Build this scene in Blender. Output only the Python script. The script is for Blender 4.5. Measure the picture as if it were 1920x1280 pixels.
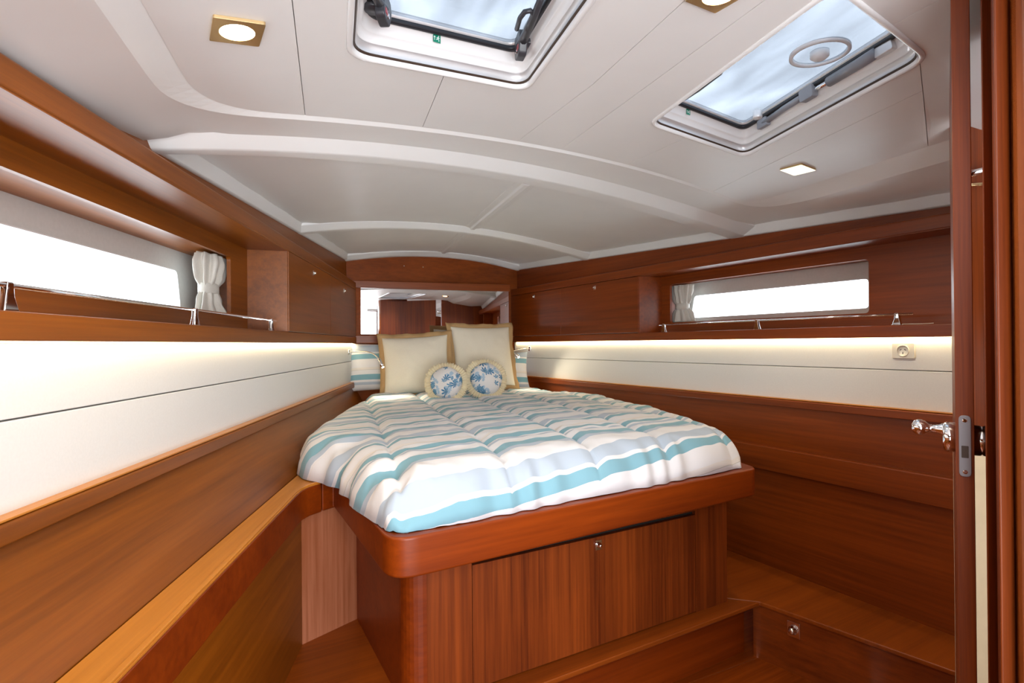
import bpy, bmesh, math, random
from mathutils import Vector, Matrix, noise
from mathutils.geometry import delaunay_2d_cdt
from math import sin, cos, pi, sqrt, radians
random.seed(7)
for o in list(bpy.data.objects): bpy.data.objects.remove(o)
S = bpy.context.scene
C = S.collection
EH = 1.34                      # eye height over the cabin sole; all heights below are written relative to the eye

# ------------------------------------------------------------------ camera
cd = bpy.data.cameras.new('camera'); cam = bpy.data.objects.new('camera', cd); C.objects.link(cam)
cd.lens = 19.93; cd.sensor_width = 36; cd.clip_start = 0.02
YAW, PITCH, ROLL = 0.3123, 0.0035, 0.0086
cam.matrix_world = Matrix.Translation((0, 0, EH)) @ Matrix.Rotation(-YAW, 4, 'Z') @ Matrix.Rotation(pi/2+PITCH, 4, 'X') @ Matrix.Rotation(-ROLL, 4, 'Z')
S.camera = cam
# ------------------------------------------------------------------ world, exposure, area lights
S.view_settings.view_transform = 'Standard'; S.view_settings.look = 'None'
S.view_settings.gamma = 1; S.view_settings.use_curve_mapping = False
S.view_settings.exposure = 0.45
w = bpy.data.worlds.new('sky'); S.world = w; w.use_nodes = True
bg = w.node_tree.nodes['Background']; bg.inputs[0].default_value = (0.88, 0.95, 1.0, 1); bg.inputs[1].default_value = 6.0

def area(name, loc, target, sx, sy, power, col, spread=180):
    l = bpy.data.lights.new(name, 'AREA'); l.shape = 'RECTANGLE'; l.size = sx; l.size_y = sy; l.energy = power; l.color = col
    l.spread = radians(spread)
    o = bpy.data.objects.new(name, l); C.objects.link(o)
    loc = Vector(loc)+Vector((0, 0, EH)); t = Vector(target)+Vector((0, 0, EH))
    o.location = loc; o.rotation_euler = (t-loc).to_track_quat('-Z', 'Y').to_euler()
    return o
# added fill lamps inside the cabin behind the camera, aimed forward
area('aft_fill_low', (0.35, -0.85, -0.42), (0.85, 4.1, -0.12), 1.5, 0.75, 19, (0.95, 0.97, 1.0), 110)
area('aft_fill_high', (0.35, -0.35, 0.50), (0.8, 2.9, -0.4), 1.1, 0.5, 13, (0.95, 0.97, 1.0), 160)

# ------------------------------------------------------------------ materials
def newmat(name):
    m = bpy.data.materials.new(name); m.use_nodes = True
    nt = m.node_tree; return m, nt, nt.nodes['Principled BSDF']
def setp(b, **k):
    for n, v in k.items():
        n = n.replace('_', ' ')
        if n in b.inputs: b.inputs[n].default_value = v
def plain(name, col, rough=0.5, metal=0.0, noise_amt=0.04, nscale=20, bump=0.0, coat=0.0, spec=0.5):
    m, nt, b = newmat(name)
    setp(b, Roughness=rough, Metallic=metal, Coat_Weight=coat, Coat_Roughness=0.1, Specular_IOR_Level=spec)
    tc = nt.nodes.new('ShaderNodeTexCoord'); n = nt.nodes.new('ShaderNodeTexNoise'); n.inputs['Scale'].default_value = nscale; n.inputs['Detail'].default_value = 4
    nt.links.new(tc.outputs['Object'], n.inputs['Vector'])
    r = nt.nodes.new('ShaderNodeValToRGB'); r.color_ramp.elements[0].position = .3; r.color_ramp.elements[1].position = .7
    a = [c*(1-noise_amt) for c in col]; z = [min(1, c*(1+noise_amt)) for c in col]
    r.color_ramp.elements[0].color = (*a, 1); r.color_ramp.elements[1].color = (*z, 1)
    nt.links.new(n.outputs['Fac'], r.inputs['Fac']); nt.links.new(r.outputs['Color'], b.inputs['Base Color'])
    if bump:
        bp = nt.nodes.new('ShaderNodeBump'); bp.inputs['Strength'].default_value = bump; bp.inputs['Distance'].default_value = .002
        nt.links.new(n.outputs['Fac'], bp.inputs['Height']); nt.links.new(bp.outputs['Normal'], b.inputs['Normal'])
    return m
def wood(name, axis, rot=0.0, c0=(0.14, 0.024, 0.002), c1=(0.30, 0.058, 0.005), rough=0.37, coat=0.0, contrast=1.0, grain=55):
    m, nt, b = newmat(name)
    setp(b, Roughness=rough, Coat_Weight=coat, Coat_Roughness=0.12, Specular_IOR_Level=.38)
    tc = nt.nodes.new('ShaderNodeTexCoord'); mp = nt.nodes.new('ShaderNodeMapping'); mp0 = nt.nodes.new('ShaderNodeMapping')
    mp0.inputs['Rotation'].default_value = (0, 0, rot)
    sc = [grain]*3; sc['xyz'.index(axis)] = 1.6
    mp.inputs['Scale'].default_value = sc
    nt.links.new(tc.outputs['Object'], mp0.inputs['Vector']); nt.links.new(mp0.outputs['Vector'], mp.inputs['Vector'])
    n = nt.nodes.new('ShaderNodeTexNoise'); n.inputs['Scale'].default_value = 1.0; n.inputs['Detail'].default_value = 6; n.inputs['Roughness'].default_value = .65
    nt.links.new(mp.outputs['Vector'], n.inputs['Vector'])
    mp2 = nt.nodes.new('ShaderNodeMapping'); sc2 = [7, 7, 7]; sc2['xyz'.index(axis)] = .5; mp2.inputs['Scale'].default_value = sc2
    nt.links.new(mp0.outputs['Vector'], mp2.inputs['Vector'])
    n2 = nt.nodes.new('ShaderNodeTexNoise'); n2.inputs['Scale'].default_value = 1.0; n2.inputs['Detail'].default_value = 2
    nt.links.new(mp2.outputs['Vector'], n2.inputs['Vector'])
    ad = nt.nodes.new('ShaderNodeMath'); ad.operation = 'MULTIPLY_ADD'; ad.inputs[1].default_value = .45
    mu = nt.nodes.new('ShaderNodeMath'); mu.operation = 'MULTIPLY'; mu.inputs[1].default_value = .55
    nt.links.new(n.outputs['Fac'], mu.inputs[0]); nt.links.new(n2.outputs['Fac'], ad.inputs[0]); nt.links.new(mu.outputs[0], ad.inputs[2])
    r = nt.nodes.new('ShaderNodeValToRGB'); e = r.color_ramp.elements
    e[0].position = .5-.16/contrast; e[1].position = .5+.16/contrast; e[0].color = (*c0, 1); e[1].color = (*c1, 1)
    nt.links.new(ad.outputs[0], r.inputs['Fac']); nt.links.new(r.outputs['Color'], b.inputs['Base Color'])
    bp = nt.nodes.new('ShaderNodeBump'); bp.inputs['Strength'].default_value = .05; bp.inputs['Distance'].default_value = .001
    nt.links.new(n.outputs['Fac'], bp.inputs['Height']); nt.links.new(bp.outputs['Normal'], b.inputs['Normal'])
    return m
HC = 0.2043
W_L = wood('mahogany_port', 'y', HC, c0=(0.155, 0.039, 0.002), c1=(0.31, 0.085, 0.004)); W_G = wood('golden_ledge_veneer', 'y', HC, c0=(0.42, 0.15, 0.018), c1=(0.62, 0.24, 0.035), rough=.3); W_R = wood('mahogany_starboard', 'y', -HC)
W_X = wood('mahogany_transverse', 'x', -0.22, c0=(0.14, 0.018, 0.001), c1=(0.27, 0.042, 0.002)); W_B = wood('mahogany_bulkhead', 'x', 0, c0=(0.17, 0.035, 0.004), c1=(0.31, 0.070, 0.008)); W_A = wood('mahogany_lit_tread', 'x', -0.22, c0=(0.18, 0.035, 0.003), c1=(0.33, 0.070, 0.005)); W_V = wood('mahogany_upright', 'z', contrast=1.3, c0=(0.105, 0.017, 0.002), c1=(0.27, 0.052, 0.006), rough=.42, grain=85)  # W_A: paler mahogany copy, with light on bench top and tread painted in
W_P = wood('sheen_upright_veneer', 'z', contrast=1.3, c0=(0.30, 0.09, 0.035), c1=(0.50, 0.19, 0.10), rough=.4)  # light sheen on the upright painted into a paler wood colour
W_F = wood('sole_board', 'x', -0.22, rough=.25, coat=.5)
WHITE = plain('headliner_gelcoat', (0.80, 0.80, 0.79), .42, nscale=6, noise_amt=.015)
VINYL = plain('white_hull_panel', (0.77, 0.765, 0.74), .5, nscale=200, noise_amt=.02, bump=.03)
LINER = plain('grey_coachroof_liner', (0.62, 0.62, 0.60), .6, nscale=90, noise_amt=.03, bump=.05)
CREAM = plain('cream_laminate', (0.74, 0.60, 0.38), .4)
FRAMEW = plain('white_hatch_plastic', (0.82, 0.82, 0.82), .25, coat=.3, noise_amt=.01)
ALU = plain('anodised_aluminium', (0.78, 0.78, 0.79), .42, metal=.6, noise_amt=.02)
CHROME = plain('chrome', (0.88, 0.88, 0.88), .06, metal=1, noise_amt=.005)
STEEL = plain('dark_plate_steel', (0.30, 0.29, 0.31), .35, metal=.8)
BRASSY = plain('gold_bezel', (0.80, 0.60, 0.32), .2, metal=1)
BLACK = plain('black_rubber', (0.012, 0.012, 0.016), .45)
DARKP = plain('dark_hatch_handle', (0.035, 0.035, 0.042), .35)
RED = plain('red_lock_tab', (0.35, 0.05, 0.06), .35)
GAPM = plain('dark_gap', (0.01, 0.005, 0.003), .9)
PLASTIC = plain('ivory_socket_plastic', (0.80, 0.76, 0.66), .35)
CURT = plain('curtain_linen', (0.66, 0.64, 0.58), .9, nscale=260, bump=.2)
CREAMF = plain('cream_cotton', (0.84, 0.78, 0.64), .9, nscale=300, bump=.25, spec=.2)
TAN = plain('tan_flange_cotton', (0.50, 0.32, 0.15), .9, nscale=300, bump=.25, spec=.2)
FRINGE = plain('cream_fringe', (0.82, 0.72, 0.50), .95, nscale=200, bump=.3, spec=.2)
DARKBR = plain('dark_bronze', (0.05, 0.03, 0.02), .4)
def emis(name, col, s):
    m, nt, b = newmat(name); setp(b, Emission_Strength=s); b.inputs['Emission Color'].default_value = (*col, 1); b.inputs['Base Color'].default_value = (*col, 1)
    return m
LAMPG = emis('lamp_glow', (1.0, 0.88, 0.66), 30); LEDG = emis('led_glow', (1.0, 0.80, 0.46), 9); LAMPR = emis('reading_lamp_glow', (1.0, 0.93, 0.75), 8)
def glass(name, tint, gloss=.06, diffuse=0.0, rough=.02):
    m, nt, b = newmat(name); nt.nodes.remove(b); out = nt.nodes['Material Output']
    t = nt.nodes.new('ShaderNodeBsdfTransparent'); t.inputs[0].default_value = (*tint, 1)
    g = nt.nodes.new('ShaderNodeBsdfGlossy'); g.inputs['Roughness'].default_value = rough
    mx = nt.nodes.new('ShaderNodeMixShader'); mx.inputs[0].default_value = gloss
    nt.links.new(t.outputs[0], mx.inputs[1]); nt.links.new(g.outputs[0], mx.inputs[2]); last = mx
    if diffuse:
        tc = nt.nodes.new('ShaderNodeTexCoord'); mp = nt.nodes.new('ShaderNodeMapping'); mp.inputs['Scale'].default_value = (9, 2.2, 2); mp.inputs['Rotation'].default_value = (0, 0, .35)
        n = nt.nodes.new('ShaderNodeTexNoise'); n.inputs['Scale'].default_value = 1.0; n.inputs['Detail'].default_value = 2; n.inputs['Distortion'].default_value = .6
        r = nt.nodes.new('ShaderNodeValToRGB'); e = r.color_ramp.elements
        e[0].position = .38; e[1].position = .62
        e[0].color = (*[c*.86 for c in tint], 1); e[1].color = (*[c*1.1 for c in tint], 1)
        nt.links.new(tc.outputs['Object'], mp.inputs[0]); nt.links.new(mp.outputs[0], n.inputs['Vector']); nt.links.new(n.outputs['Fac'], r.inputs[0]); nt.links.new(r.outputs[0], t.inputs[0])
        d = nt.nodes.new('ShaderNodeBsdfDiffuse'); d.inputs[0].default_value = (.6, .66, .72, 1)
        m2 = nt.nodes.new('ShaderNodeMixShader'); m2.inputs[0].default_value = diffuse
        nt.links.new(mx.outputs[0], m2.inputs[1]); nt.links.new(d.outputs[0], m2.inputs[2]); last = m2
    nt.links.new(last.outputs[0], out.inputs[0]); return m
PANE = glass('window_glass', (0.93, 0.96, 0.97)); LENS = glass('milky_hatch_acrylic', (0.345, 0.36, 0.385), .03, .08, .1)
m, nt, b = newmat('mirror_silver'); setp(b, Metallic=1.0, Roughness=0.0); b.inputs['Base Color'].default_value = (.9, .9, .9, 1); MIRROR = m

def stripes(name, uvscale=1.0):
    """woven stripe print, follows the cloth's own UV (v = metres from the foot of the cloth)"""
    m, nt, b = newmat(name); setp(b, Roughness=.85, Specular_IOR_Level=.25, Sheen_Weight=.15)
    uv = nt.nodes.new('ShaderNodeUVMap'); sp = nt.nodes.new('ShaderNodeSeparateXYZ'); nt.links.new(uv.outputs[0], sp.inputs[0])
    mm = nt.nodes.new('ShaderNodeMath'); mm.operation = 'MULTIPLY'; mm.inputs[1].default_value = uvscale
    nt.links.new(sp.outputs['Y'], mm.inputs[0])
    fr = nt.nodes.new('ShaderNodeMath'); fr.operation = 'FRACT'; nt.links.new(mm.outputs[0], fr.inputs[0])
    r = nt.nodes.new('ShaderNodeValToRGB'); r.color_ramp.interpolation = 'CONSTANT'
    T = (0.22, 0.43, 0.52, 1); G = (0.46, 0.54, 0.64, 1); Wt = (0.79, 0.79, 0.815, 1); Bg = (0.78, 0.75, 0.72, 1); Gn = (0.50, 0.50, 0.47, 1)
    seq = [(0, Wt), (.095, T), (.175, Wt), (.20, G), (.31, Wt), (.45, Bg), (.455, Wt), (.47, G), (.53, T), (.63, Wt), (.72, G), (.76, Wt), (.79, T), (.87, Wt), (.93, Gn), (.935, Bg), (.97, Wt)]
    e = r.color_ramp.elements; e[0].position = 0; e[0].color = seq[0][1]; e[1].position = seq[1][0]; e[1].color = seq[1][1]
    for p, c in seq[2:]:
        x = e.new(p); x.color = c
    nt.links.new(fr.outputs[0], r.inputs[0])
    tc = nt.nodes.new('ShaderNodeTexCoord'); n = nt.nodes.new('ShaderNodeTexNoise'); n.inputs['Scale'].default_value = 400
    nt.links.new(tc.outputs['Object'], n.inputs['Vector'])
    bp = nt.nodes.new('ShaderNodeBump'); bp.inputs['Strength'].default_value = .15; bp.inputs['Distance'].default_value = .001
    nt.links.new(n.outputs['Fac'], bp.inputs['Height']); nt.links.new(bp.outputs[0], b.inputs['Normal'])
    nt.links.new(r.outputs[0], b.inputs['Base Color']); return m
DUVET = stripes('striped_comforter_cotton', 1/.54); PILS = stripes('striped_pillowcase', 1/.5)

def leafprint(name, shift):
    """scattered leaf rosettes on off-white cotton: polar petals inside Voronoi cells"""
    m, nt, b = newmat(name); setp(b, Roughness=.9, Specular_IOR_Level=.2)
    N = nt.nodes.new; L = nt.links.new
    uv = N('ShaderNodeUVMap'); last = None
    def M(op, a, c=None):
        x = N('ShaderNodeMath'); x.operation = op
        for i, q in enumerate((a, c)):
            if q is None: continue
            if isinstance(q, (int, float)): x.inputs[i].default_value = q
            else: L(q, x.inputs[i])
        return x.outputs[0]
    col = (0.80, 0.79, 0.78, 1); prev = None
    for k, (sc, lc, petals, rad) in enumerate(((1.5, (0.42, 0.57, 0.70, 1), 4, .60), (1.6, (0.08, 0.24, 0.42, 1), 9, .56), (2.1, (0.16, 0.33, 0.50, 1), 6, .52))):
        mp = N('ShaderNodeMapping'); mp.inputs['Location'].default_value = (shift+k*.37, k*.21+shift, 0); mp.inputs['Scale'].default_value = (sc, sc, 1)
        L(uv.outputs[0], mp.inputs[0])
        v = N('ShaderNodeTexVoronoi'); v.voronoi_dimensions = '2D'; v.inputs['Scale'].default_value = 1; v.inputs['Randomness'].default_value = .75
        L(mp.outputs[0], v.inputs['Vector'])
        sub = N('ShaderNodeVectorMath'); sub.operation = 'SUBTRACT'; L(mp.outputs[0], sub.inputs[0]); L(v.outputs['Position'], sub.inputs[1])
        s = N('ShaderNodeSeparateXYZ'); L(sub.outputs[0], s.inputs[0])
        cs = N('ShaderNodeSeparateXYZ'); L(v.outputs['Color'], cs.inputs[0])
        ang = M('ADD', M('ARCTAN2', s.outputs[1], s.outputs[0]), M('MULTIPLY', cs.outputs[0], 6.28))
        pet = M('POWER', M('ABSOLUTE', M('COSINE', M('MULTIPLY', ang, petals/2))), .75)
        pet = M('MULTIPLY', pet, M('ADD', .62, M('MULTIPLY', M('COSINE', ang), .38)))
        mask = M('MULTIPLY', M('LESS_THAN', v.outputs['Distance'], M('MULTIPLY', pet, rad)), M('GREATER_THAN', cs.outputs[1], (.25, .2, .35)[k]))
        mx = N('ShaderNodeMix'); mx.data_type = 'RGBA'; L(mask, mx.inputs[0])
        if prev is None: mx.inputs[6].default_value = col
        else: L(prev, mx.inputs[6])
        mx.inputs[7].default_value = lc; prev = mx.outputs[2]
    L(prev, b.inputs['Base Color']); return m
LEAF1 = leafprint('blue_leaf_print', .2); LEAF2 = leafprint('blue_leaf_print_b', 3.7)

# ------------------------------------------------------------------ helpers
def tag(o, label=None, cat=None, group=None, kind=None):
    for k, v in (('label', label), ('category', cat), ('group', group), ('kind', kind)):
        if v: o[k] = v
    return o
def thing(name, loc, label, cat, group=None, kind=None):
    o = bpy.data.objects.new(name, None); C.objects.link(o); o.empty_display_size = .05
    o.location = (loc[0], loc[1], loc[2]+EH); return tag(o, label, cat, group, kind)
def world_loc(p):
    v = Vector((0, 0, 0))
    while p: v += p.location; p = p.parent
    return v
def mk(name, verts, faces, mat, parent=None, smooth=False, bevel=0, uvs=None, kind=None, base=None, seg=2, auto=None):
    """verts in cabin coordinates (z relative to the eye). With a parent the mesh sits on the parent's origin."""
    vs = [Vector((v[0], v[1], v[2]+EH)) for v in verts]
    if parent: org = world_loc(parent)
    elif base is not None: org = Vector((base[0], base[1], base[2]+EH))
    else:
        n = len(vs); org = Vector((sum(v.x for v in vs)/n, sum(v.y for v in vs)/n, min(v.z for v in vs)))
    me = bpy.data.meshes.new(name); me.from_pydata([v-org for v in vs], [], faces); me.update()
    bm = bmesh.new(); bm.from_mesh(me); bmesh.ops.recalc_face_normals(bm, faces=bm.faces); bm.to_mesh(me); bm.free()
    if uvs:
        ul = me.uv_layers.new(name='UVMap')
        for lp in me.loops: ul.data[lp.index].uv = uvs[lp.vertex_index]
    me.materials.append(mat)
    o = bpy.data.objects.new(name, me); C.objects.link(o)
    if parent: o.parent = parent
    else: o.location = org
    if smooth: me.shade_smooth()
    if bevel:
        bv = o.modifiers.new('bevel', 'BEVEL'); bv.width = bevel; bv.segments = seg; bv.limit_method = 'ANGLE'; bv.angle_limit = radians(30)
        me.shade_smooth(); bv.harden_normals = False
        wn = o.modifiers.new('wn', 'WEIGHTED_NORMAL'); wn.keep_sharp = True
    if kind: o['kind'] = kind
    return o
class MB:
    def __init__(s): s.v = []; s.f = []
    def add(s, vs, fs):
        n = len(s.v); s.v += [tuple(v) for v in vs]; s.f += [tuple(i+n for i in f) for f in fs]; return s
    def prism(s, poly, z0, z1):
        n = len(poly); vs = [(p[0], p[1], z0) for p in poly]+[(p[0], p[1], z1) for p in poly]
        return s.add(vs, [tuple(range(n))[::-1], tuple(range(n, 2*n))]+[(i, (i+1) % n, n+(i+1) % n, n+i) for i in range(n)])
    def hexa(s, q):   # eight corners: four bottom, four top in order
        return s.add(q, [(0, 3, 2, 1), (4, 5, 6, 7), (0, 1, 5, 4), (1, 2, 6, 5), (2, 3, 7, 6), (3, 0, 4, 7)])
    def box(s, cx, cy, cz, sx, sy, sz, rot=0):
        c, n = cos(rot), sin(rot); q = []
        for z in (-1, 1):
            for x, y in ((-1, -1), (1, -1), (1, 1), (-1, 1)):
                a, d = x*sx/2, y*sy/2; q.append((cx+a*c-d*n, cy+a*n+d*c, cz+z*sz/2))
        return s.hexa(q)
    def loft(s, rings, cap=True, closed=True):
        n = len(rings[0]); vs = [p for r in rings for p in r]; fs = []
        for i in range(len(rings)-1):
            for j in range(n if closed else n-1):
                k = (j+1) % n; fs.append((i*n+j, i*n+k, (i+1)*n+k, (i+1)*n+j))
        if cap: fs += [tuple(range(n))[::-1], tuple(range((len(rings)-1)*n, len(rings)*n))]
        return s.add(vs, fs)
    def tube(s, path, r, n=12, taper=None):
        path = [Vector(p) for p in path]; rings = []; up = Vector((0, 0, 1))
        d0 = (path[1]-path[0]).normalized(); ref = up if abs(d0.z) < .9 else Vector((1, 0, 0))
        for i, p in enumerate(path):
            d = (path[min(i+1, len(path)-1)]-path[max(i-1, 0)]).normalized()
            a = d.cross(ref).normalized(); b = a.cross(d).normalized(); rr = r if taper is None else taper[i]
            rings.append([tuple(p+a*rr*cos(t*2*pi/n)+b*rr*sin(t*2*pi/n)) for t in range(n)])
        return s.loft(rings)
    def lathe(s, prof, loc, axis, n=24, cap=True):
        axis = Vector(axis).normalized(); ref = Vector((0, 0, 1)) if abs(axis.z) < .9 else Vector((1, 0, 0))
        a = axis.cross(ref).normalized(); b = a.cross(axis).normalized(); loc = Vector(loc)
        return s.loft([[tuple(loc+axis*h+a*r*cos(t*2*pi/n)+b*r*sin(t*2*pi/n)) for t in range(n)] for r, h in prof], cap=cap)
    def make(s, name, mat, parent=None, **k): return mk(name, s.v, s.f, mat, parent, **k)
def inpoly(x, y, P):
    c = False; j = len(P)-1
    for i in range(len(P)):
        xi, yi = P[i][:2]; xj, yj = P[j][:2]
        if (yi > y) != (yj > y) and x < (xj-xi)*(y-yi)/(yj-yi)+xi: c = not c
        j = i
    return c
def cdt(loops, lines=(), grid=None):
    pts = []; ed = []
    for L_ in loops:
        n = len(pts); pts += [Vector((p[0], p[1])) for p in L_]; ed += [(n+i, n+(i+1) % len(L_)) for i in range(len(L_))]
    for a, b_ in lines:
        n = len(pts); pts += [Vector(a), Vector(b_)]; ed.append((n, n+1))
    if grid:
        xs = [p.x for p in pts]; ys = [p.y for p in pts]; x = min(xs)+grid/2
        while x < max(xs):
            y = min(ys)+grid/2
            while y < max(ys): pts.append(Vector((x, y))); y += grid
            x += grid
    r = delaunay_2d_cdt(pts, ed, [], 0, 1e-6)
    return [tuple(v) for v in r[0]], [tuple(f) for f in r[2]]
def plate(outer, holes, f, grid=None):
    """solid plate: 2-D outline with holes, f(a, b, k) gives the 3-D point on face k = 0 / 1"""
    V2, F2 = cdt([outer]+list(holes), grid=grid); keep = []
    for t in F2:
        cx = sum(V2[i][0] for i in t)/len(t); cy = sum(V2[i][1] for i in t)/len(t)
        if inpoly(cx, cy, outer) and not any(inpoly(cx, cy, h) for h in holes): keep.append(t)
    n = len(V2); vs = [f(a, b_, 0) for a, b_ in V2]+[f(a, b_, 1) for a, b_ in V2]
    fs = [t for t in keep]+[tuple(i+n for i in reversed(t)) for t in keep]; cnt = {}
    for t in keep:
        for i in range(len(t)):
            e = (t[i], t[(i+1) % len(t)]); cnt[e] = 1
    for (a, b_) in cnt:
        if (b_, a) not in cnt: fs.append((b_, a, a+n, b_+n))
    used = sorted({i for f_ in fs for i in f_}); mp = {u: i for i, u in enumerate(used)}
    m_ = MB(); m_.add([vs[u] for u in used], [tuple(mp[i] for i in f_) for f_ in fs]); return m_
def rounded(poly, r, n=6):
    """round every corner of a polygon; r may be a list"""
    out = []; N = len(poly)
    for i in range(N):
        p = Vector(poly[i][:2]); a = Vector(poly[i-1][:2]); b_ = Vector(poly[(i+1) % N][:2]); rr = r[i] if isinstance(r, (list, tuple)) else r
        if rr <= 0: out.append(tuple(p)); continue
        u = (a-p).normalized(); v = (b_-p).normalized(); A = p+u*rr; B = p+v*rr
        for k in range(n+1):
            t = k/n; out.append(tuple(A*(1-t)**2+p*2*t*(1-t)+B*t*t))
    return out
def inset(poly, d):
    N = len(poly); out = []; ar = sum(poly[i][0]*poly[(i+1) % N][1]-poly[(i+1) % N][0]*poly[i][1] for i in range(N)); sg = 1 if ar > 0 else -1
    for i in range(N):
        p0, p1, p2 = Vector(poly[i-1][:2]), Vector(poly[i][:2]), Vector(poly[(i+1) % N][:2])
        e1 = (p1-p0).normalized(); e2 = (p2-p1).normalized(); n1 = Vector((-e1.y, e1.x))*sg; n2 = Vector((-e2.y, e2.x))*sg
        k = (n1+n2); k = k/max(.2, k.dot(n1)) if k.length > 1e-6 else n1
        out.append(tuple(p1+k*d))
    return out
CH = cos(HC)
def P(side, Y, o, z):           # a point on the hull side: o metres inboard of the white panel's plane
    x = -.7379+.2072*Y+o/CH if side == 'L' else 2.5036-.2072*Y-o/CH
    return (x, Y, z)
def hull_box(side, Y0, Y1, oa, ob, z0, z1):
    m_ = MB(); q = [P(side, Y0, oa, z0), P(side, Y1, oa, z0), P(side, Y1, ob, z0), P(side, Y0, ob, z0), P(side, Y0, oa, z1), P(side, Y1, oa, z1), P(side, Y1, ob, z1), P(side, Y0, ob, z1)]
    return m_.hexa(q)
SIDEN = {'L': 'port', 'R': 'starboard'}
YA, YF = -1.05, {'L': 4.41, 'R': 4.70}       # aft end and the bow corners

# ------------------------------------------------------------------ ceiling surfaces
def zr(Y): return .44+.043*Y
def Zb(X, Y):
    w_ = 1.65-.2072*Y; u = (X-.883)/w_
    return zr(Y)+(.012+.083*w_)*(1-u*u)
def bowline(X): return 4.37+.221*(X-.02)     # foot of the upper bow bulkhead
# hatch openings (front-left, front-right, aft-right, aft-left)
H1 = [(.048, 1.238), (.481, 1.362), (.462, .80), (.042, .69)]
H2 = [(.932, 1.502), (1.386, 1.634), (1.291, .931), (.885, .80)]
PAN = [(-.29, -.95), (-.29, 1.20), (-.285, 1.535), (1.79, 2.085), (1.765, 1.60), (1.735, -.95)]
PANR = rounded([(-.30, -.95), (-.285, 1.515), (1.80, 2.10), (1.74, -.95)], [0, .17, .15, 0], 10)
PANO = rounded([(-.345, -.95), (-.335, 1.517), (1.87, 2.136), (1.86, -.95)], [0, .19, .18, 0], 10)
def densify(T, k=40):
    out = []
    for i in range(len(T)):
        a, b_ = Vector(T[i]), Vector(T[(i+1) % len(T)]); m_ = k if (a-b_).length > .5 else 1
        out += [tuple(a.lerp(b_, j/m_)) for j in range(m_)]
    return out
PANR, PANO = densify(PANR), densify(PANO)
def sstep(a, b_, x): t = max(0, min(1, (x-a)/(b_-a))); return t*t*(3-2*t)
def liner_dz(X, Y):
    w_ = 1.65-.2072*Y; u = abs(X-.883)/w_
    front = sstep(1.5, 1.9, Y-.24*(X-.75))
    aftp = 1-sstep(1.62, 1.76, Y)
    if X < .88 and aftp > 0: return .008+.024*front-.024*sstep(.90, 1.0, u)*aftp+.02*sstep(.86, 1, u)*(1-aftp)
    return .008+.024*front+.035*sstep(.86, 1.0, u)*(1-front)+.012*sstep(.9, 1, u)*front
def Zl(X, Y):
    z = Zb(X, Y)+liner_dz(X, Y)
    return max(z, .474) if X < .5 else z
ceil = thing('ceiling', (.8, 1.8, .70), 'white moulded deckhead lining over the whole cabin', None, kind='structure')
H1o, H2o = rounded(inset(H1, -.007), .053, 7), rounded(inset(H2, -.007), .053, 7)
lo = [P('L', YA, -.10, 0)[:2], P('R', YA, -.10, 0)[:2], (1.66, bowline(1.66)+.05), (.05, bowline(.05)+.05)]
lo2 = []
for i in range(4):
    a, b_ = Vector(lo[i]), Vector(lo[(i+1) % 4]); k_ = 24
    for j in range(k_): lo2.append(tuple(a.lerp(b_, j/k_)))
def fz(surf, t):
    return lambda a, b_, k: (a, b_, surf(a, b_)+(t if k else 0))
V2, F2 = cdt([lo2, PANO], grid=.07)
keep = [t for t in F2 if inpoly(sum(V2[i][0] for i in t)/3, sum(V2[i][1] for i in t)/3, lo2) and not inpoly(sum(V2[i][0] for i in t)/3, sum(V2[i][1] for i in t)/3, PANO)]
lin = mk('liner', [(a, b_, Zl(a, b_)) for a, b_ in V2], keep, WHITE, ceil, smooth=True)
# bevel strip round the recessed overhead panel
rings = []
for t in (0, .5, 1):
    rings.append([])
    for a, b_ in zip(PANO, PANR):
        x = a[0]*(1-t)+b_[0]*t; y = a[1]*(1-t)+b_[1]*t; rings[-1].append((x, y, Zl(*a)*(1-t)+(Zb(*b_)+.037)*t))
MB().loft(rings, cap=False).make('panel_bevel', WHITE, ceil)
# outer skin (coachroof deck) that keeps the daylight out
lo3 = inset(lo2, -.03)
dk = plate(lo3, [inset(H1, -.01), inset(H2, -.01)], lambda a, b_, k: (a, b_, Zb(a, b_)+.085+k*.03), grid=.2)
dk.make('deck_skin', WHITE, ceil, smooth=False)
# overhead panel pieces separated by seams
seams = [((-.055, 1.62), (-.06, -.95)), ((.268, 1.72), (.262, 1.30)), ((.585, 1.85), (.64, 1.30)), ((.64, 1.30), (.66, -.95)), ((.765, 1.90), (.79, .87)), ((.79, .87), (.79, -.95)),
         ((1.07, 1.95), (1.105, 1.55)), ((1.57, 2.08), (1.436, 1.043)), ((1.436, 1.043), (1.30, .95)), ((1.436, 1.043), (1.79, 1.285)), ((1.10, .86), (1.11, -.95))]
g = .0008; cuts = []
for a, b_ in seams:
    a, b_ = Vector(a), Vector(b_); d = (b_-a).normalized(); n_ = Vector((-d.y, d.x))*g
    cuts.append([tuple(a+n_-d*.0), tuple(b_+n_), tuple(b_-n_), tuple(a-n_)])
V2, F2 = cdt([PANR, H1o, H2o]+cuts, grid=.09)
tri = []
for t in F2:
    cx = sum(V2[i][0] for i in t)/3; cy = sum(V2[i][1] for i in t)/3
    if inpoly(cx, cy, PANR) and not inpoly(cx, cy, H1o) and not inpoly(cx, cy, H2o) and not any(inpoly(cx, cy, c_) for c_ in cuts): tri.append(t)
emap = {}
for ti, t in enumerate(tri):
    for i in range(3): emap.setdefault(frozenset((t[i], t[(i+1) % 3])), []).append(ti)
comp = [-1]*len(tri); nc = 0
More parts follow.
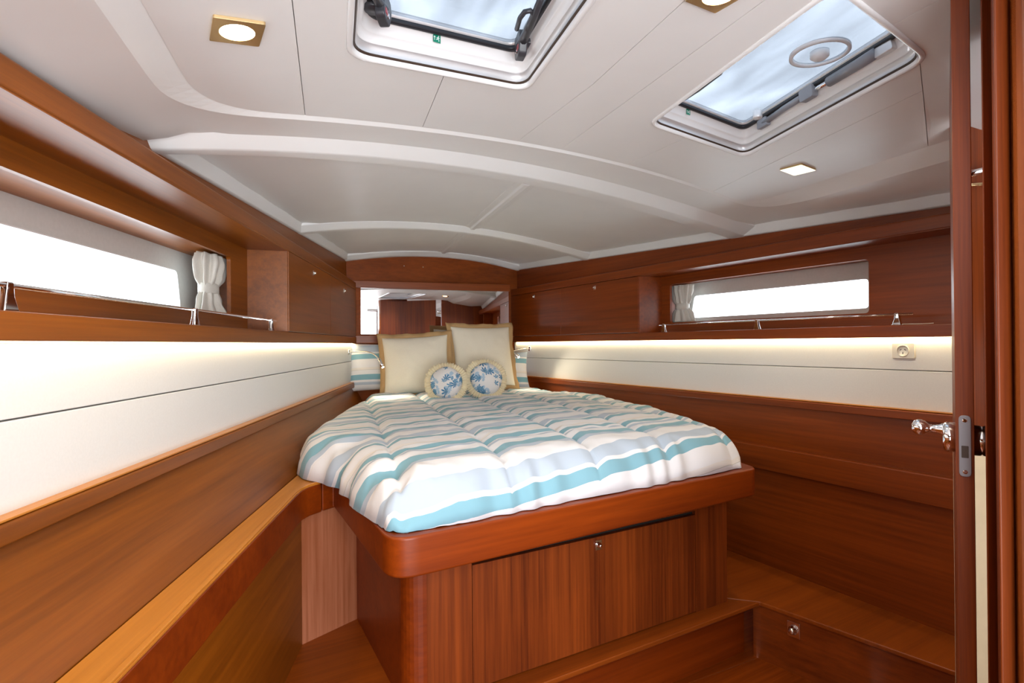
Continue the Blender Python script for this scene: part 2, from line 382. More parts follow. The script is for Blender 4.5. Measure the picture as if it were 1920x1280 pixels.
for s_ in range(len(tri)):
    if comp[s_] >= 0: continue
    st = [s_]; comp[s_] = nc
    while st:
        q_ = st.pop(); t = tri[q_]
        for i in range(3):
            for r_ in emap[frozenset((t[i], t[(i+1) % 3]))]:
                if comp[r_] < 0: comp[r_] = nc; st.append(r_)
    nc += 1
for c_ in range(nc):
    ts = [tri[i] for i in range(len(tri)) if comp[i] == c_]
    if len(ts) < 4: continue
    used = sorted({i for t in ts for i in t}); mp_ = {u: i for i, u in enumerate(used)}; n_ = len(used)
    vs = [(V2[u][0], V2[u][1], Zb(*V2[u])+.035) for u in used]+[(V2[u][0], V2[u][1], Zb(*V2[u])+.043) for u in used]
    fs = [tuple(mp_[i] for i in t) for t in ts]; ec = set()
    for t in fs:
        for i in range(3): ec.add((t[i], t[(i+1) % 3]))
    allf = fs+[tuple(i+n_ for i in reversed(t)) for t in fs]+[(b_, a, a+n_, b_+n_) for a, b_ in ec if (b_, a) not in ec]
    mk('headliner_panel', vs, allf, WHITE, ceil)
# dark backing above the seams
bk = plate(PANR, [H1o, H2o], lambda a, b_, k: (a, b_, Zb(a, b_)+.046+k*.004), grid=.15)
bk.make('panel_backing', LINER, ceil)

def beam(name, near, far, top=.035, zoff=0, flat=.45):
    """transverse rib: near/far are lists of (X, Y) of its aft top edge and forward bottom edge"""
    def ip(T, x):
        for i in range(len(T)-1):
            if x <= T[i+1][0] or i == len(T)-2:
                return T[i][1]+(T[i+1][1]-T[i][1])*(x-T[i][0])/(T[i+1][0]-T[i][0])
    x0, x1 = far[0][0], far[-1][0]; n = 40; rings = []
    # smooth the polyline by a quadratic fit through samples
    import numpy as np
    fn = np.polyfit([p[0] for p in near], [p[1] for p in near], 3 if len(near) > 4 else 1); ff = np.polyfit([p[0] for p in far], [p[1] for p in far], 3 if len(far) > 4 else 1)
    for i in range(n+1):
        x = x0+(x1-x0)*i/n; ya = float(np.polyval(fn, x)); yb = float(np.polyval(ff, x)); ym = ya+(yb-ya)*flat; r = .006
        sec = [(ya, top+.02), (ya, top), (ym-r, r*.8), (ym+r*.6, 0), (yb-r, 0), (yb, r), (yb+.008, top+.02)]
        rings.append([(x, y, Zb(x, y)+d+zoff) for y, d in sec])
    return MB().loft(rings).make(name, WHITE, ceil, smooth=False, bevel=.003)
beam('deck_beam', [(-.50, 1.635), (.04, 1.78), (.308, 1.845), (.734, 1.985), (1.325, 2.19), (2.04, 2.33)], [(-.46, 1.72), (.04, 1.888), (.333, 1.995), (.812, 2.20), (1.432, 2.395), (2.05, 2.51)])
beam('deck_beam', [(-.22, 3.03), (.235, 3.11), (.80, 3.33), (1.31, 3.53), (1.86, 3.66)], [(-.20, 3.13), (.235, 3.20), (.816, 3.44), (1.354, 3.64), (1.86, 3.78)], top=.03)
beam('deck_beam', [(.05, bowline(.05)-.09), (1.63, bowline(1.63)-.09)], [(.05, bowline(.05)+.01), (1.63, bowline(1.63)+.01)], top=.028, zoff=-.004, flat=.5)
# fore-and-aft centre rib
def rib(y0, y1):
    rr = []
    for i in range(13):
        y = y0+(y1-y0)*i/12; x = .80+.035*(y-2.3)
        rr.append([(x+dx, y, Zb(x, y)+dz) for dx, dz in ((-.05, .05), (-.05, .030), (-.02, .026), (-.012, .018), (.012, .018), (.02, .026), (.05, .030), (.05, .05))])
    return MB().loft(rr).make('centre_rib', WHITE, ceil, bevel=.002)
rib(2.25, 3.36); rib(3.45, 4.50)
# side rims
for sd in 'LR':
    rr = []
    for i in range(30):
        y0r = YA if sd == 'R' else 1.72
        Y = y0r+(YF[sd]+.02-y0r)*i/29; z = zr(Y)
        rr.append([P(sd, Y, o_, z+d) for o_, d in ((-.012, .052), (-.030, .004), (-.034, 0), (-.042, -.002), (-.12, -.001), (-.12, .06), (-.012, .07))])
    MB().loft(rr).make('side_rim', WHITE, ceil, bevel=.003)

# ------------------------------------------------------------------ hull sides
NZ0, NZ1 = .048, .4145             # niche floor and niche roof
def hull_side(sd):
    nm = SIDEN[sd]; wd = W_L if sd == 'L' else W_R; yf = YF[sd]
    wl_ = thing('wall_'+nm, P(sd, 1.5, 0, -1.34), None, None, kind='structure')
    # white padded planks with an open joint
    hull_box(sd, YA, yf-.02, -.0, -.02, -.1175, .009).make('panel', VINYL, wl_, bevel=.002)
    hull_box(sd, YA, yf-.02, -.0, -.02, -.272, -.1205).make('panel', VINYL, wl_, bevel=.002)
    hull_box(sd, YA, yf+.1, -.02, -.04, -.70, .05).make('hull_backing', LINER, wl_)
    # upper strip between the cornice and the deckhead
    hull_box(sd, YA, yf+.06, -.045, -.065, .4697, .72).make('upper_panel', wd, wl_)
    # rail with a raised back edge
    m_ = MB(); rr = []
    for Y in (YA, yf-.01):
        rr.append([P(sd, Y, o_, z) for o_, z in ((-.005, -.2735), (.024, -.2745), (.029, -.279), (.029, -.309), (.008, -.312), (-.005, -.312))])
    m_.loft(rr).make('rail', wd, wl_, bevel=.002)
    hull_box(sd, YA, yf-.01, .026, -.004, -.2735, -.2695).make('rail_highlight', W_G, wl_, bevel=.001)  # golden strip added as a painted highlight on the rail's top face
    hull_box(sd, YA, yf+.1, -.021, -.04, -1.38, -.60).make('hull_skin', LINER, wl_)
    if sd == 'L':
        rr = []
        for Y in (YA, yf-.02): rr.append([P(sd, Y, .008, -.31), P(sd, Y, .112, -.515), P(sd, Y, .112, -.56), P(sd, Y, -.02, -.56), P(sd, Y, -.02, -.31)])
        MB().loft(rr).make('side_panel', wd, wl_)
    else:
        hull_box(sd, YA, yf-.02, .004, -.02, -.56, -.31).make('side_panel', wd, wl_)
        rr = []
        for Y in (YA, 4.2): rr.append([P(sd, Y, o_, z) for o_, z in ((0, -.508), (.030, -.508), (.034, -.512), (.034, -.622), (.012, -.622), (0, -.60))])
        MB().loft(rr).make('ledge', wd, wl_, bevel=.003)
        hull_box(sd, YA, 4.2, .002, -.02, -1.36, -.60).make('lower_panel', W_R if 0 else wd, wl_)
    return wl_
wp = hull_side('L'); ws = hull_side('R')
tag(wp, 'port hull side with two white planks over a slanted brown wood panel'); tag(ws, 'starboard hull side with two white planks over brown wood panels')

# ------------------------------------------------------------------ shelf niches, cornices, windows
def shelf(sd, cab0, label, wlabel, Yend):
    nm = SIDEN[sd]; wd = W_L if sd == 'L' else W_R; yf = YF[sd]; O = .0215
    t = thing('hull_shelf', P(sd, 1.5, -.06, .01), label, 'shelf')
    hull_box(sd, YA, yf, O, O-.022, .0109, .0594).make('fascia_lip', wd, t, bevel=.004)
    hull_box(sd, YA, cab0, O-.023, -.155, .022, NZ0).make('shelf_board', wd, t)
    rr = []
    for Y in (YA, yf): rr.append([P(sd, Y, o_, z) for o_, z in ((O, .416), (O, .464), (O-.006, .4695), (-.05, .4695), (-.05, .4145), (O-.004, .4145))])
    MB().loft(rr).make('cornice', wd, t, bevel=.003)
    hull_box(sd, YA, cab0+.016, O-.003, -.158, .4115, .4144).make('niche_top', wd, t)
    # niche back with the window cut-out
    ya, yb = {'L': (0.35, 2.475), 'R': (1.885, 3.045)}[sd]
    za, zb_ = {'L': (.120, .352), 'R': (.120, .357)}[sd]
    hole = rounded([(ya, za), (yb, za), (yb, zb_), (ya, zb_)], .018, 4)
    plate([(YA, NZ0), (cab0, NZ0), (cab0, NZ1), (YA, NZ1)], [hole], lambda a, b_, k: P(sd, a, -.14-.014*k, b_)).make('niche_back', wd, t)
    if sd == 'R':
        hull_box(sd, 1.44, 1.462, O-.03, -.14, NZ0, NZ1).make('end_board', wd, t, bevel=.002)
    # window box behind the cut-out
    wn = thing('window_1' if sd == 'L' else 'window_2', P(sd, (ya+yb)/2, -.16, za), wlabel, None, kind='structure')
    q = (ya-.05, yb+(.25 if sd == 'L' else .09))
    hull_box(sd, q[0], q[1], -.154, -.31, zb_+.012, zb_+.022).make('reveal_top', wd, wn)
    hull_box(sd, q[0], q[1], -.154, -.31, za-.022, za-.012).make('reveal_sill', wd, wn)
    for yy in (q[0], q[1]): hull_box(sd, yy-.006, yy+.006, -.154, -.31, za-.02, zb_+.02).make('reveal_side', wd, wn)
    ga, gb = {'L': (.30, 2.47), 'R': (2.005, 3.07)}[sd]
    gz0, gz1 = {'L': (.142, .290), 'R': (.148, .292)}[sd]
    gh = rounded([(ga, gz0), (gb, gz0), (gb-.03, gz1), (ga, gz1)], .022, 5)
    plate([(q[0]-.02, za-.03), (q[1]+.02, za-.03), (q[1]+.02, zb_+.03), (q[0]-.02, zb_+.03)], [gh], lambda a, b_, k: P(sd, a, -.31-.035*k, b_)).make('hull_liner', LINER, wn)
    gf = inset(gh, .004)
    plate(gh, [gf], lambda a, b_, k: P(sd, a, -.308-.037*k, b_)).make('window_frame', FRAMEW, wn)
    plate(gh, [], lambda a, b_, k: P(sd, a, -.332-.006*k, b_)).make('pane', PANE, wn)
    return t
shelf('L', 2.655, 'long open wooden shelf niche on the left hull side, with cornice and window', 'long window behind the left shelf', 2.6)
shelf('R', 3.115, 'open wooden shelf niche on the right hull side, ending at the door edge', 'window behind the right shelf', 3.1)

def latch(loc, d, parent, s=1.0, name='latch'):
    """small chrome push latch: plate and a knob; d = outward direction"""
    d = Vector(d).normalized(); up = Vector((0, 0, 1)); a = d.cross(up).normalized(); loc = Vector(loc)
    q = []
    for k in (0, .002*s):
        for x, z in ((-1, -1), (1, -1), (1, 1), (-1, 1)): q.append(tuple(loc+a*x*.0125*s+up*z*.0155*s+d*k))
    p = MB().hexa(q).make(name, CHROME, parent, bevel=.001)
    MB().lathe([(.009*s, .002*s), (.009*s, .006*s), (.006*s, .008*s), (.007*s, .012*s), (.004*s, .015*s)], loc, d, 16).make('latch_knob', CHROME, p, smooth=True)
    return p
dL = Vector((CH, -sin(HC), 0)); dR = Vector((-CH, -sin(HC), 0))
def locker(sd, y0, y1, splits, knobs, label):
    wd = W_L if sd == 'L' else W_R; O = .0215; d = dL if sd == 'L' else dR
    t = thing('overhead_locker', P(sd, (y0+y1)/2, -.06, .06), label, 'locker')
    hull_box(sd, y0, y0+.018, O-.004, -.155, .0594, .4145).make('end_panel', wd, t, bevel=.002)
    hull_box(sd, y0+.018, y1, O-.03, O-.045, .0594, .4145).make('carcass', GAPM, t)
    ys = [y0+.004]+splits+[y1-.004]
    for i in range(len(ys)-1):
        dr = hull_box(sd, ys[i]+.0015, ys[i+1]-.0015, O, O-.018, .0625, .4115).make('door', wd, t, bevel=.0015)
        ky, kz = knobs[i]; latch(P(sd, ky, O, kz), d, dr, .9)
    return t
locker('L', 2.655, 4.40, [3.50], [(3.10, .372), (3.92, .359)], 'left overhead locker with two wood doors and small chrome latches')
locker('R', 3.115, 4.70, [3.95], [(3.545, .38), (4.324, .378)], 'right overhead locker with two wood doors, between mirror and niche')

# ------------------------------------------------------------------ bow bulkhead, mirror
wb = thing('wall_bow', (.85, 4.55, -.6), 'curved brown wood bulkhead above the mirror at the head of the bed', None, kind='structure')
up_ = [(x, .44) for x in (.0, 1.68)]
n_ = 24; top_ = [(1.68-1.68*i/n_, Zb(1.68-1.68*i/n_, bowline(1.68-1.68*i/n_))+.03) for i in range(n_+1)]
plate([(0, -1.36), (1.68, -1.36)]+top_, [], lambda a, b_, k: (a, bowline(a)+.02*k, b_)).make('upper_bulkhead', W_B, wb)
MB().hexa([(.1, 4.44, -1.36), (1.422, 4.475, -1.36), (1.422, 4.50, -1.36), (.1, 4.47, -1.36), (.1, 4.44, .46), (1.422, 4.475, .46), (1.422, 4.50, .46), (.1, 4.47, .46)]).make('lower_bulkhead', W_X, wb)
for x_ in (.565, .72):
    MB().lathe([(.004, 0), (.004, .002), (.001, .003)], (x_, bowline(x_)-.0005, .615), (-.22, -1, 0), 10).make('screw_cap', CHROME, wb)
MY0, MY1, MX0, MX1 = 4.415, 4.455, .185, 1.412
def myz(x): return MY0+(MY1-MY0)*(x-MX0)/(MX1-MX0)
mr = thing('mirror', (.8, 4.43, .05), 'wide wall mirror in a brown wood frame above the pillows', 'mirror')
def mbox(name, x0, x1, z0, z1, t0, t1, mat, **k):
    return MB().hexa([(x0, myz(x0)-t0, z0), (x1, myz(x1)-t0, z0), (x1, myz(x1)-t1, z0), (x0, myz(x0)-t1, z0), (x0, myz(x0)-t0, z1), (x1, myz(x1)-t0, z1), (x1, myz(x1)-t1, z1), (x0, myz(x0)-t1, z1)]).make(name, mat, mr, **k)
mbox('mirror_glass', MX0, MX1, .070, .428, 0, -.006, MIRROR)
mbox('frame_top', MX0-.02, MX1+.008, .428, .482, .022, -.02, W_B, bevel=.003)
mbox('frame_bottom', MX0-.01, MX1+.008, .012, .070, .016, -.02, W_B, bevel=.003)

# ------------------------------------------------------------------ sole, step, bench
def stepline(X): return 1.564+.226*X
FZ = -1.34
floor = thing('floor', (.8, .5, FZ), 'varnished brown cabin sole', None, kind='structure')
for i in range(8):
    y0 = -1.1+i*.44; MB().hexa([(-1.0, y0+.002, FZ-.02), (2.75, y0+.002+.6, FZ-.02), (2.75, y0+.438+.6, FZ-.02), (-1.0, y0+.438, FZ-.02), (-1.0, y0+.002, FZ), (2.75, y0+.602, FZ), (2.75, y0+1.038, FZ), (-1.0, y0+.438, FZ)]).make('sole_board', W_F, floor, bevel=.001)
BZ = -1.093
bench = thing('side_bench', (1.9, 1.6, FZ), 'low brown wood bench with latched front, along the right hull side', 'bench')
# bench top and the step form one L-shaped level; the step is a thing of its own
top = [(1.714, 1.951), (2.065, 1.06), P('R', 1.06, .002, 0)[:2], P('R', 3.2, .002, 0)[:2], (1.60, 3.2), (1.60, 2.035)]
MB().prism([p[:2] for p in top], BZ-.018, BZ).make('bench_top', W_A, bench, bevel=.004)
n_b = Vector((.931, .366, 0))
def bl(p, o_): return (p[0]+n_b.x*o_, p[1]+n_b.y*o_)
a0, a1 = bl((1.700, 1.985), .012), bl((2.065, 1.06), .012); a2, a3 = bl((1.700, 1.985), .03), bl((2.065, 1.06), .03)
MB().prism([a0, a1, a3, a2], FZ, BZ-.018).make('bench_front', W_R, bench)
lt = latch((1.772, 1.83, -1.160), (-.931, -.366, 0), bench, 2.0, 'locker_latch')
step = thing('bed_step', (.8, 1.75, FZ), 'brown wood step running along the foot and left side of the bed base', 'step')
st = [(-.70, stepline(-.70)), (1.712, stepline(1.714)), (1.598, 2.035), (1.598, 2.4), (-.05, 2.4), (-.10, 2.30), (-.31, 1.30)]
st = [(-.27, stepline(-.27)), (1.712, stepline(1.714)), (1.598, 2.03), (1.598, 2.4), (.05, 2.4), (-.15, 2.40)]
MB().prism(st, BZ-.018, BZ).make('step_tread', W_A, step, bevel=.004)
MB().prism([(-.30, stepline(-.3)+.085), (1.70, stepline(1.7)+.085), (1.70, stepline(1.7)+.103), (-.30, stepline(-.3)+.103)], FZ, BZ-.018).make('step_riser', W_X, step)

# ------------------------------------------------------------------ left ledge
LP = [(-.72, -1.05), (-.313, 1.011), (-.106, 2.10), (-.088, 2.165), (-.055, 2.208), (-.012, 2.25), (.0, 2.262), (-.03, 2.46), (-.05, 4.3), (.19, 4.3), P('L', 4.3, .118, 0)[:2], P('L', -1.05, .118, 0)[:2]]
LP = [(-.70, -1.05), (-.313, 1.011), (-.106, 2.10), (-.094, 2.150), (-.070, 2.195), (-.030, 2.235), P('L', 2.60, .118, 0)[:2], P('L', -1.05, .118, 0)[:2]]
led = thing('hull_ledge', (-.3, 1.4, -.62), 'long narrow golden brown wood ledge along the left hull side, running to the bed', 'ledge')
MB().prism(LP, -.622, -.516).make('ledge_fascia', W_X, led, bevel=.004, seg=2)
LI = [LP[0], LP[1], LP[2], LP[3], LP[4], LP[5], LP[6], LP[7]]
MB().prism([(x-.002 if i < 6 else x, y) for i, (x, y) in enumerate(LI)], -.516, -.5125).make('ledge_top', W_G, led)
# low fiddle strip along its outer edge
q = []
for z in (-.5125, -.5085):
    q.append([(-.70+.006, -1.05), (-.313+.0, 1.011), (-.108, 2.10), (-.094, 2.150), (-.070, 2.195), (-.030, 2.235)])
inn = [(x-.017, y+.005) for x, y in q[0]]
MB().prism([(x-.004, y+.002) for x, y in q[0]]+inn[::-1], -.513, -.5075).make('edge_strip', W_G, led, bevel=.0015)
# panel under the ledge and the narrow upright with painted sheen at its end
wpn = thing('side_locker_panel', (-.2, 1.6, FZ), 'dark brown wood panel below the long left ledge', 'panel')
MB().prism([(-.728, -1.03), (-.330, 1.011), (-.100, 2.215), (-.118, 2.215), (-.350, 1.011), (-.748, -1.03)], FZ, -.622).make('panel_board', W_L, wpn)
up = thing('upright_panel', (0, 2.28, BZ), 'narrow wood upright, pale pinkish sheen painted in, between the left ledge and the bed base', 'panel')
MB().prism([(-.125, 2.196), (.112, 2.358), (.104, 2.371), (-.133, 2.210)], FZ, -.622).make('upright_board', W_P, up)

# ------------------------------------------------------------------ bed
bed = thing('bed', (.85, 2.6, BZ), 'built-in double bed base of glossy brown wood with a rounded front corner', 'bed')
def front(X, o=0): return 1.468+.2502*X+o
corn = [(.014, 2.272), (.148, front(.148)-.002), (1.652, front(1.652)), (1.74, 3.0), P('R', 3.4, .035, 0)[:2], P('R', 4.38, .035, 0)[:2], P('L', 4.36, .10, 0)[:2], P('L', 2.62, .117, 0)[:2]]
PL = rounded(corn, [0, .085, .05, .1, 0, 0, 0, 0], 8)
PL = [(-.029, 2.236)]+PL
MB().prism(PL, -.622, -.512).make('platform', W_X, bed, bevel=.008, seg=3)
def bf(X, o=0): return 1.6525+.218*X+o
base = rounded([(.098, 2.352), (.211, bf(.211)), (1.588, bf(1.588)), (1.62, 3.1), (.098, 3.1)], [0, .07, .003, 0, 0], 8)
# shell split into pieces that look different
post = rounded([(.098, 2.352), (.211, bf(.211)), (.275, bf(.275)), (.275, bf(.275)+.02), (.235, bf(.235)+.02), (.12, 2.352)], [0, .07, 0, 0, .04, 0], 8)
MB().prism(post, BZ, -.622).make('side_panel', W_X, bed)
def fpiece(name, x0, x1, z0, z1, mat, o0=0, o1=.02, **k):
    return MB().prism([(x0, bf(x0)+o0), (x1, bf(x1)+o0), (x1, bf(x1)+o1), (x0, bf(x0)+o1)], z0, z1).make(name, mat, bed, **k)
fpiece('front_stile', .2755, .4235, BZ, -.622, W_V)
fpiece('front_stile', 1.4045, 1.588, BZ, -.622, W_V)
fpiece('front_rail', .4235, 1.4045, -.683, -.622, W_V)
fpiece('recess_back', .41, 1.42, BZ, -.62, GAPM, .021, .03)
dr = fpiece('drawer_front', .4255, 1.4025, BZ+.004, -.699, W_V, 0, .019, bevel=.001)
latch((.919, bf(.919), -.728), (.218, -1, 0), dr, 1.15)
MB().prism([(1.588, bf(1.588)), (1.63, 3.1), (1.61, 3.1), (1.568, bf(1.568)+.02)], BZ, -.622).make('side_panel', W_X, bed)

mt = thing('mattress', (.85, 2.8, -.512), 'mattress on the wooden bed base, under the striped comforter', 'mattress')
MB().prism([(.10, 2.36), (.235, 1.66), (1.56, 1.99), (1.66, 3.0), (1.64, 3.5), (1.45, 4.33), (.26, 4.30), (-.02, 2.95), (-.04, 2.55)], -.511, -.405).make('mattress_core', CREAMF, mt, bevel=.02)

# ------------------------------------------------------------------ comforter
def lerp(a, b_, t): return a+(b_-a)*t
def curve(T, t):
    for i in range(len(T)-1):
        if t <= T[i+1][0] or i == len(T)-2:
            k = (t-T[i][0])/(T[i+1][0]-T[i][0]); k = k
            return T[i][1]+(T[i+1][1]-T[i][1])*k
def smoothcurve(T):
    xs = [i/400 for i in range(401)]; v = [curve(T, x) for x in xs]
    for _ in range(18): v = [v[0]]+[(v[i-1]+v[i]*2+v[i+1])/4 for i in range(1, 400)]+[v[-1]]
    return lambda t: v[max(0, min(400, int(t*400)))]+(v[max(0, min(400, int(t*400)+1))]-v[max(0, min(400, int(t*400)))])*(t*400-int(t*400))
# left and right hem in X as functions of cloth distance q from the foot (metres along)
YT = 2.75
Lx = smoothcurve([(0, .205), (.015, .155), (.06, .105), (.16, .055), (.24, .02), (.29, -.06), (.36, -.135), (.46, -.115), (.6, -.03), (.8, .09), (1, .20)])
Rx = smoothcurve([(0, 1.575), (.02, 1.615), (.08, 1.645), (.2, 1.70), (.35, 1.78), (.5, 1.80), (.65, 1.755), (.8, 1.67), (1, 1.56)])
def duvet():
    NS, NT = 240, 300; vs = []; uv = []; sm_ = []
    for j in range(NT+1):
        t = j/NT; t = t**1.15
        for i in range(NS+1):
            s = i/NS; s = .5-.5*cos(pi*s)*(1-.0) if False else s
            xl, xr = Lx(t), Rx(t); X = lerp(xl, xr, s)
            foot = 1.492+.2502*X if True else 0
            foot += .012*noise.noise(Vector((X*5, 3.1, 0)))
            head = 4.20+.12*(X-.8)
            Y = lerp(foot, head, t)
            # distances to the hem
            dl, drr, df = (X-xl), (xr-X), (Y-foot)
            wr = 5.0
            rip = .5+.5*sin(X*46+3*sin(X*11)+Y*3)
            r = .135
            def prof(d, rr): k = min(1, max(0, d)/rr); return sqrt(max(0, 1-(1-k)**2))
            h = prof(dl, r)*prof(drr, r*.9 if t < .6 else .06)*prof(df, r*1.05)
            H = .148+.018*sin(pi*min(1, s))*min(1, t*4)
            zlow = -.508
            # left bulge hangs over the ledge
            z = zlow+H*h
            zs_ = z
            # quilting: seams along the bed and across it
            qx = ((X-.195-.02*(Y-2))/.335) % 1; qy = ((Y-.25*X-1.83)/.46) % 1
            a = abs(sin(pi*qx)); b_ = abs(sin(pi*qy)); puff = (min(1, a*2.4)**.5)*(.72+.28*min(1, b_*5)**.5)
            top = min(1, h*1.3)
            z += .028*(puff-.7)*top
            # wrinkles
            nz = noise.noise(Vector((X*6+Y*2, Y*9, 0)))*.006+noise.noise(Vector((X*17, Y*24, 4)))*.0035+noise.noise(Vector((X*2.2, Y*2.2, 9)))*.008
            if t > .55: nz += (t-.55)*2*.008*noise.noise(Vector((X*7, Y*22, 7)))
            nz += .006*max(0, 1-abs(qx-.5)*0-min(a, 1)*3)*sin(Y*60)*.6
            cw = max(0, 1-dl/.24)*max(0, 1-max(0, df-.1)/.45)
            z += .030*cw*noise.noise(Vector((X*13, Y*15, 2)))*min(1, h*2+.1)+.010*cw*noise.noise(Vector((X*38, Y*30, 5)))
            z += nz*min(1, h*1.4+.15)
            # hem gathers on the sloping sides
            slope = (1-min(1, h))*h*4
            z += .010*slope*(rip-.5)
            if df < .12 and t < .2:
                k = 1-df/.12; Y += -.014*k*(rip-.5)*(1 if h > .05 else .6)*1.3+.0
            if dl < .14:
                k = 1-dl/.14; X += .014*k*(sin(Y*34+2*sin(Y*9))*.6)
            # tucked fold at the front-left corner
            fx = (X-.165)/.055; fy = (Y-1.74)/.05; z -= .035*math.exp(-fx*fx-fy*fy)
            fx = (X-.10)/.05; fy = (Y-2.2)/.05; z -= .03*math.exp(-fx*fx-fy*fy)
            z = max(z, -.5085 if dl > .02 else -.5085)
            vs.append((X, Y, z)); sm_.append((Y, zs_))
    W_ = NS+1
    # cloth-length coordinates for the stripes
    for j in range(NT+1):
        for i in range(W_):
            uv.append(None)
    for i in range(W_):
        acc = 0; k0 = 0
        for j in range(NT+1):
            if j:
                p, q = sm_[j*W_+i], sm_[(j-1)*W_+i]; acc += sqrt((p[0]-q[0])**2+(p[1]-q[1])**2*.8)
            X = vs[j*W_+i][0]
            uv[j*W_+i] = (X, acc-.07*(X-.9)-.0+.01*sin(X*3))
    fs = [(j*W_+i, j*W_+i+1, (j+1)*W_+i+1, (j+1)*W_+i) for j in range(NT) for i in range(NS)]
    # underside skirt gives the cloth thickness
    o = mk('comforter', vs, fs, DUVET, None, smooth=True, uvs=uv, base=(.85, 2.6, -.51))
    sm = o.modifiers.new('thick', 'SOLIDIFY'); sm.thickness = .012; sm.offset = -1
    return o
dv = duvet(); tag(dv, 'quilted comforter striped teal, grey blue and white, spread over the bed', 'comforter')

# ------------------------------------------------------------------ pillows
def frame(origin, face, up=(0, 0, 1), roll=0):
    """returns f(x, y, z): x right, y up, z outward along the face direction"""
    f_ = Vector(face).normalized(); u = Vector(up); r_ = u.cross(f_).normalized(); u = f_.cross(r_).normalized()
    r2 = r_*cos(roll)+u*sin(roll); u2 = -r_*sin(roll)+u*cos(roll); o_ = Vector(origin)
    return lambda x, y, z: tuple(o_+r2*x+u2*y+f_*z)
def pillow_mesh(F, w_, h_, th, n=36, pull=.10, seed=0, uvs=False, wr=.006):
    vs = []; uv = []; fs = []
    for side in (1, -1):
        for j in range(n+1):
            for i in range(n+1):
                a = sin((i/n*2-1)*pi/2); b_ = sin((j/n*2-1)*pi/2)
                x = a*w_/2*(1-pull*(1-b_*b_)*a*a*.6); y = b_*h_/2*(1-pull*(1-a*a)*b_*b_*.6)
                k = ((1-a*a)*(1-b_*b_)); t = th/2*(k**.42)
                t += wr*min(1, k*3)*(noise.noise(Vector((x*9+seed, y*9, side*3)))+.6*noise.noise(Vector((x*22, y*22+seed, side)))) - .012*math.exp(-((abs(a)-.88)**2+(abs(b_)-.88)**2)*60)*0
                vs.append(F(x, y, side*max(0, t))); uv.append((x, y))
    m_ = (n+1)**2
    for s_ in (0, 1):
        for j in range(n):
            for i in range(n):
                q = [s_*m_+j*(n+1)+i, s_*m_+j*(n+1)+i+1, s_*m_+(j+1)*(n+1)+i+1, s_*m_+(j+1)*(n+1)+i]
                fs.append(tuple(q if s_ == 0 else q[::-1]))
    ring = [i for i in range(n+1)]+[j*(n+1)+n for j in range(1, n+1)]+[n*(n+1)+i for i in range(n-1, -1, -1)]+[j*(n+1) for j in range(n-1, 0, -1)]
    for k in range(len(ring)):
        a, b_ = ring[k], ring[(k+1) % len(ring)]; fs.append((a, a+m_, b_+m_, b_))
    return vs, fs, uv
def pillow(name, F, w_, h_, th, mat, parent, **k):
    vs, fs, uv = pillow_mesh(F, w_, h_, th, **k); return mk(name, vs, fs, mat, parent, smooth=True, uvs=uv)
# striped bed pillows standing against the bulkhead
def striped(x, y, z, label, fx, roll=0, w_=.58, h_=.42):
    t = thing('striped_pillow', (x, y, z-h_/2), label, 'pillow', 'striped bed pillows')
    pillow('pillow_body', frame((x, y, z), (fx, -1, .25), roll=roll), w_, h_, .15, PILS, t, pull=.12, seed=x)
    return t
striped(.44, 4.30, -.165, 'striped teal and white pillow standing behind the left cream cushion', -.05, 0, .62, .36)
striped(1.25, 4.33, -.215, 'striped teal and white pillow mostly hidden behind the right cream cushion', -.1, 0, .56, .30)
def cushion(x, y, z, w_, h_, face, roll, label, seed):
    t = thing('cream_cushion', (x, y, z-h_/2), label, 'cushion', 'square cream cushions with tan edging')
    F = frame((x, y, z), face, roll=roll)
    pillow('cushion_body', F, w_, h_, .16, CREAMF, t, pull=.10, seed=seed, wr=.007)
    # wavy flat flange
    n = 40; out = []; inn = []; ring = []
    for sidei in range(4):
        for i in range(n):
            u = -1+2*i/n
            a, b_ = ((u, -1), (1, u), (-u, 1), (-1, -u))[sidei]
            ring.append((a, b_))
    rr = []
    for k, e in enumerate((-.012, .012, .034)):
        L_ = []
        for a, b_ in ring:
            x_ = a*w_/2*(1-.10*(1-b_*b_)*a*a*.6); y_ = b_*h_/2*(1-.10*(1-a*a)*b_*b_*.6)
            ex = e*(a if abs(a) > .999 else a*.9); ey = e*(b_ if abs(b_) > .999 else b_*.9)
            wv = .010*e/.034*sin(a*9+b_*7+seed*3)+.004*(e/.034)*sin(a*23+b_*19)
            L_.append((x_+ex, y_+ey, wv))
        rr.append(L_)
    m_ = MB(); top = [[F(x_, y_, z_+.002) for x_, y_, z_ in L_] for L_ in rr]; bot = [[F(x_, y_, z_-.002) for x_, y_, z_ in L_] for L_ in rr]
    m_.loft(top+bot[::-1]+[top[0]], cap=False).make('flange', TAN, t, smooth=True)
    return t
cushion(.595, 4.075, -.15, .47, .43, (-.18, -1, .28), .055, 'left square cream cushion with tan flange edge, leaning on the mirror wall', 1)
cushion(1.095, 4.10, -.095, .47, .46, (.10, -1, .26), -.0, 'right square cream cushion with tan flange edge, standing taller', 2)
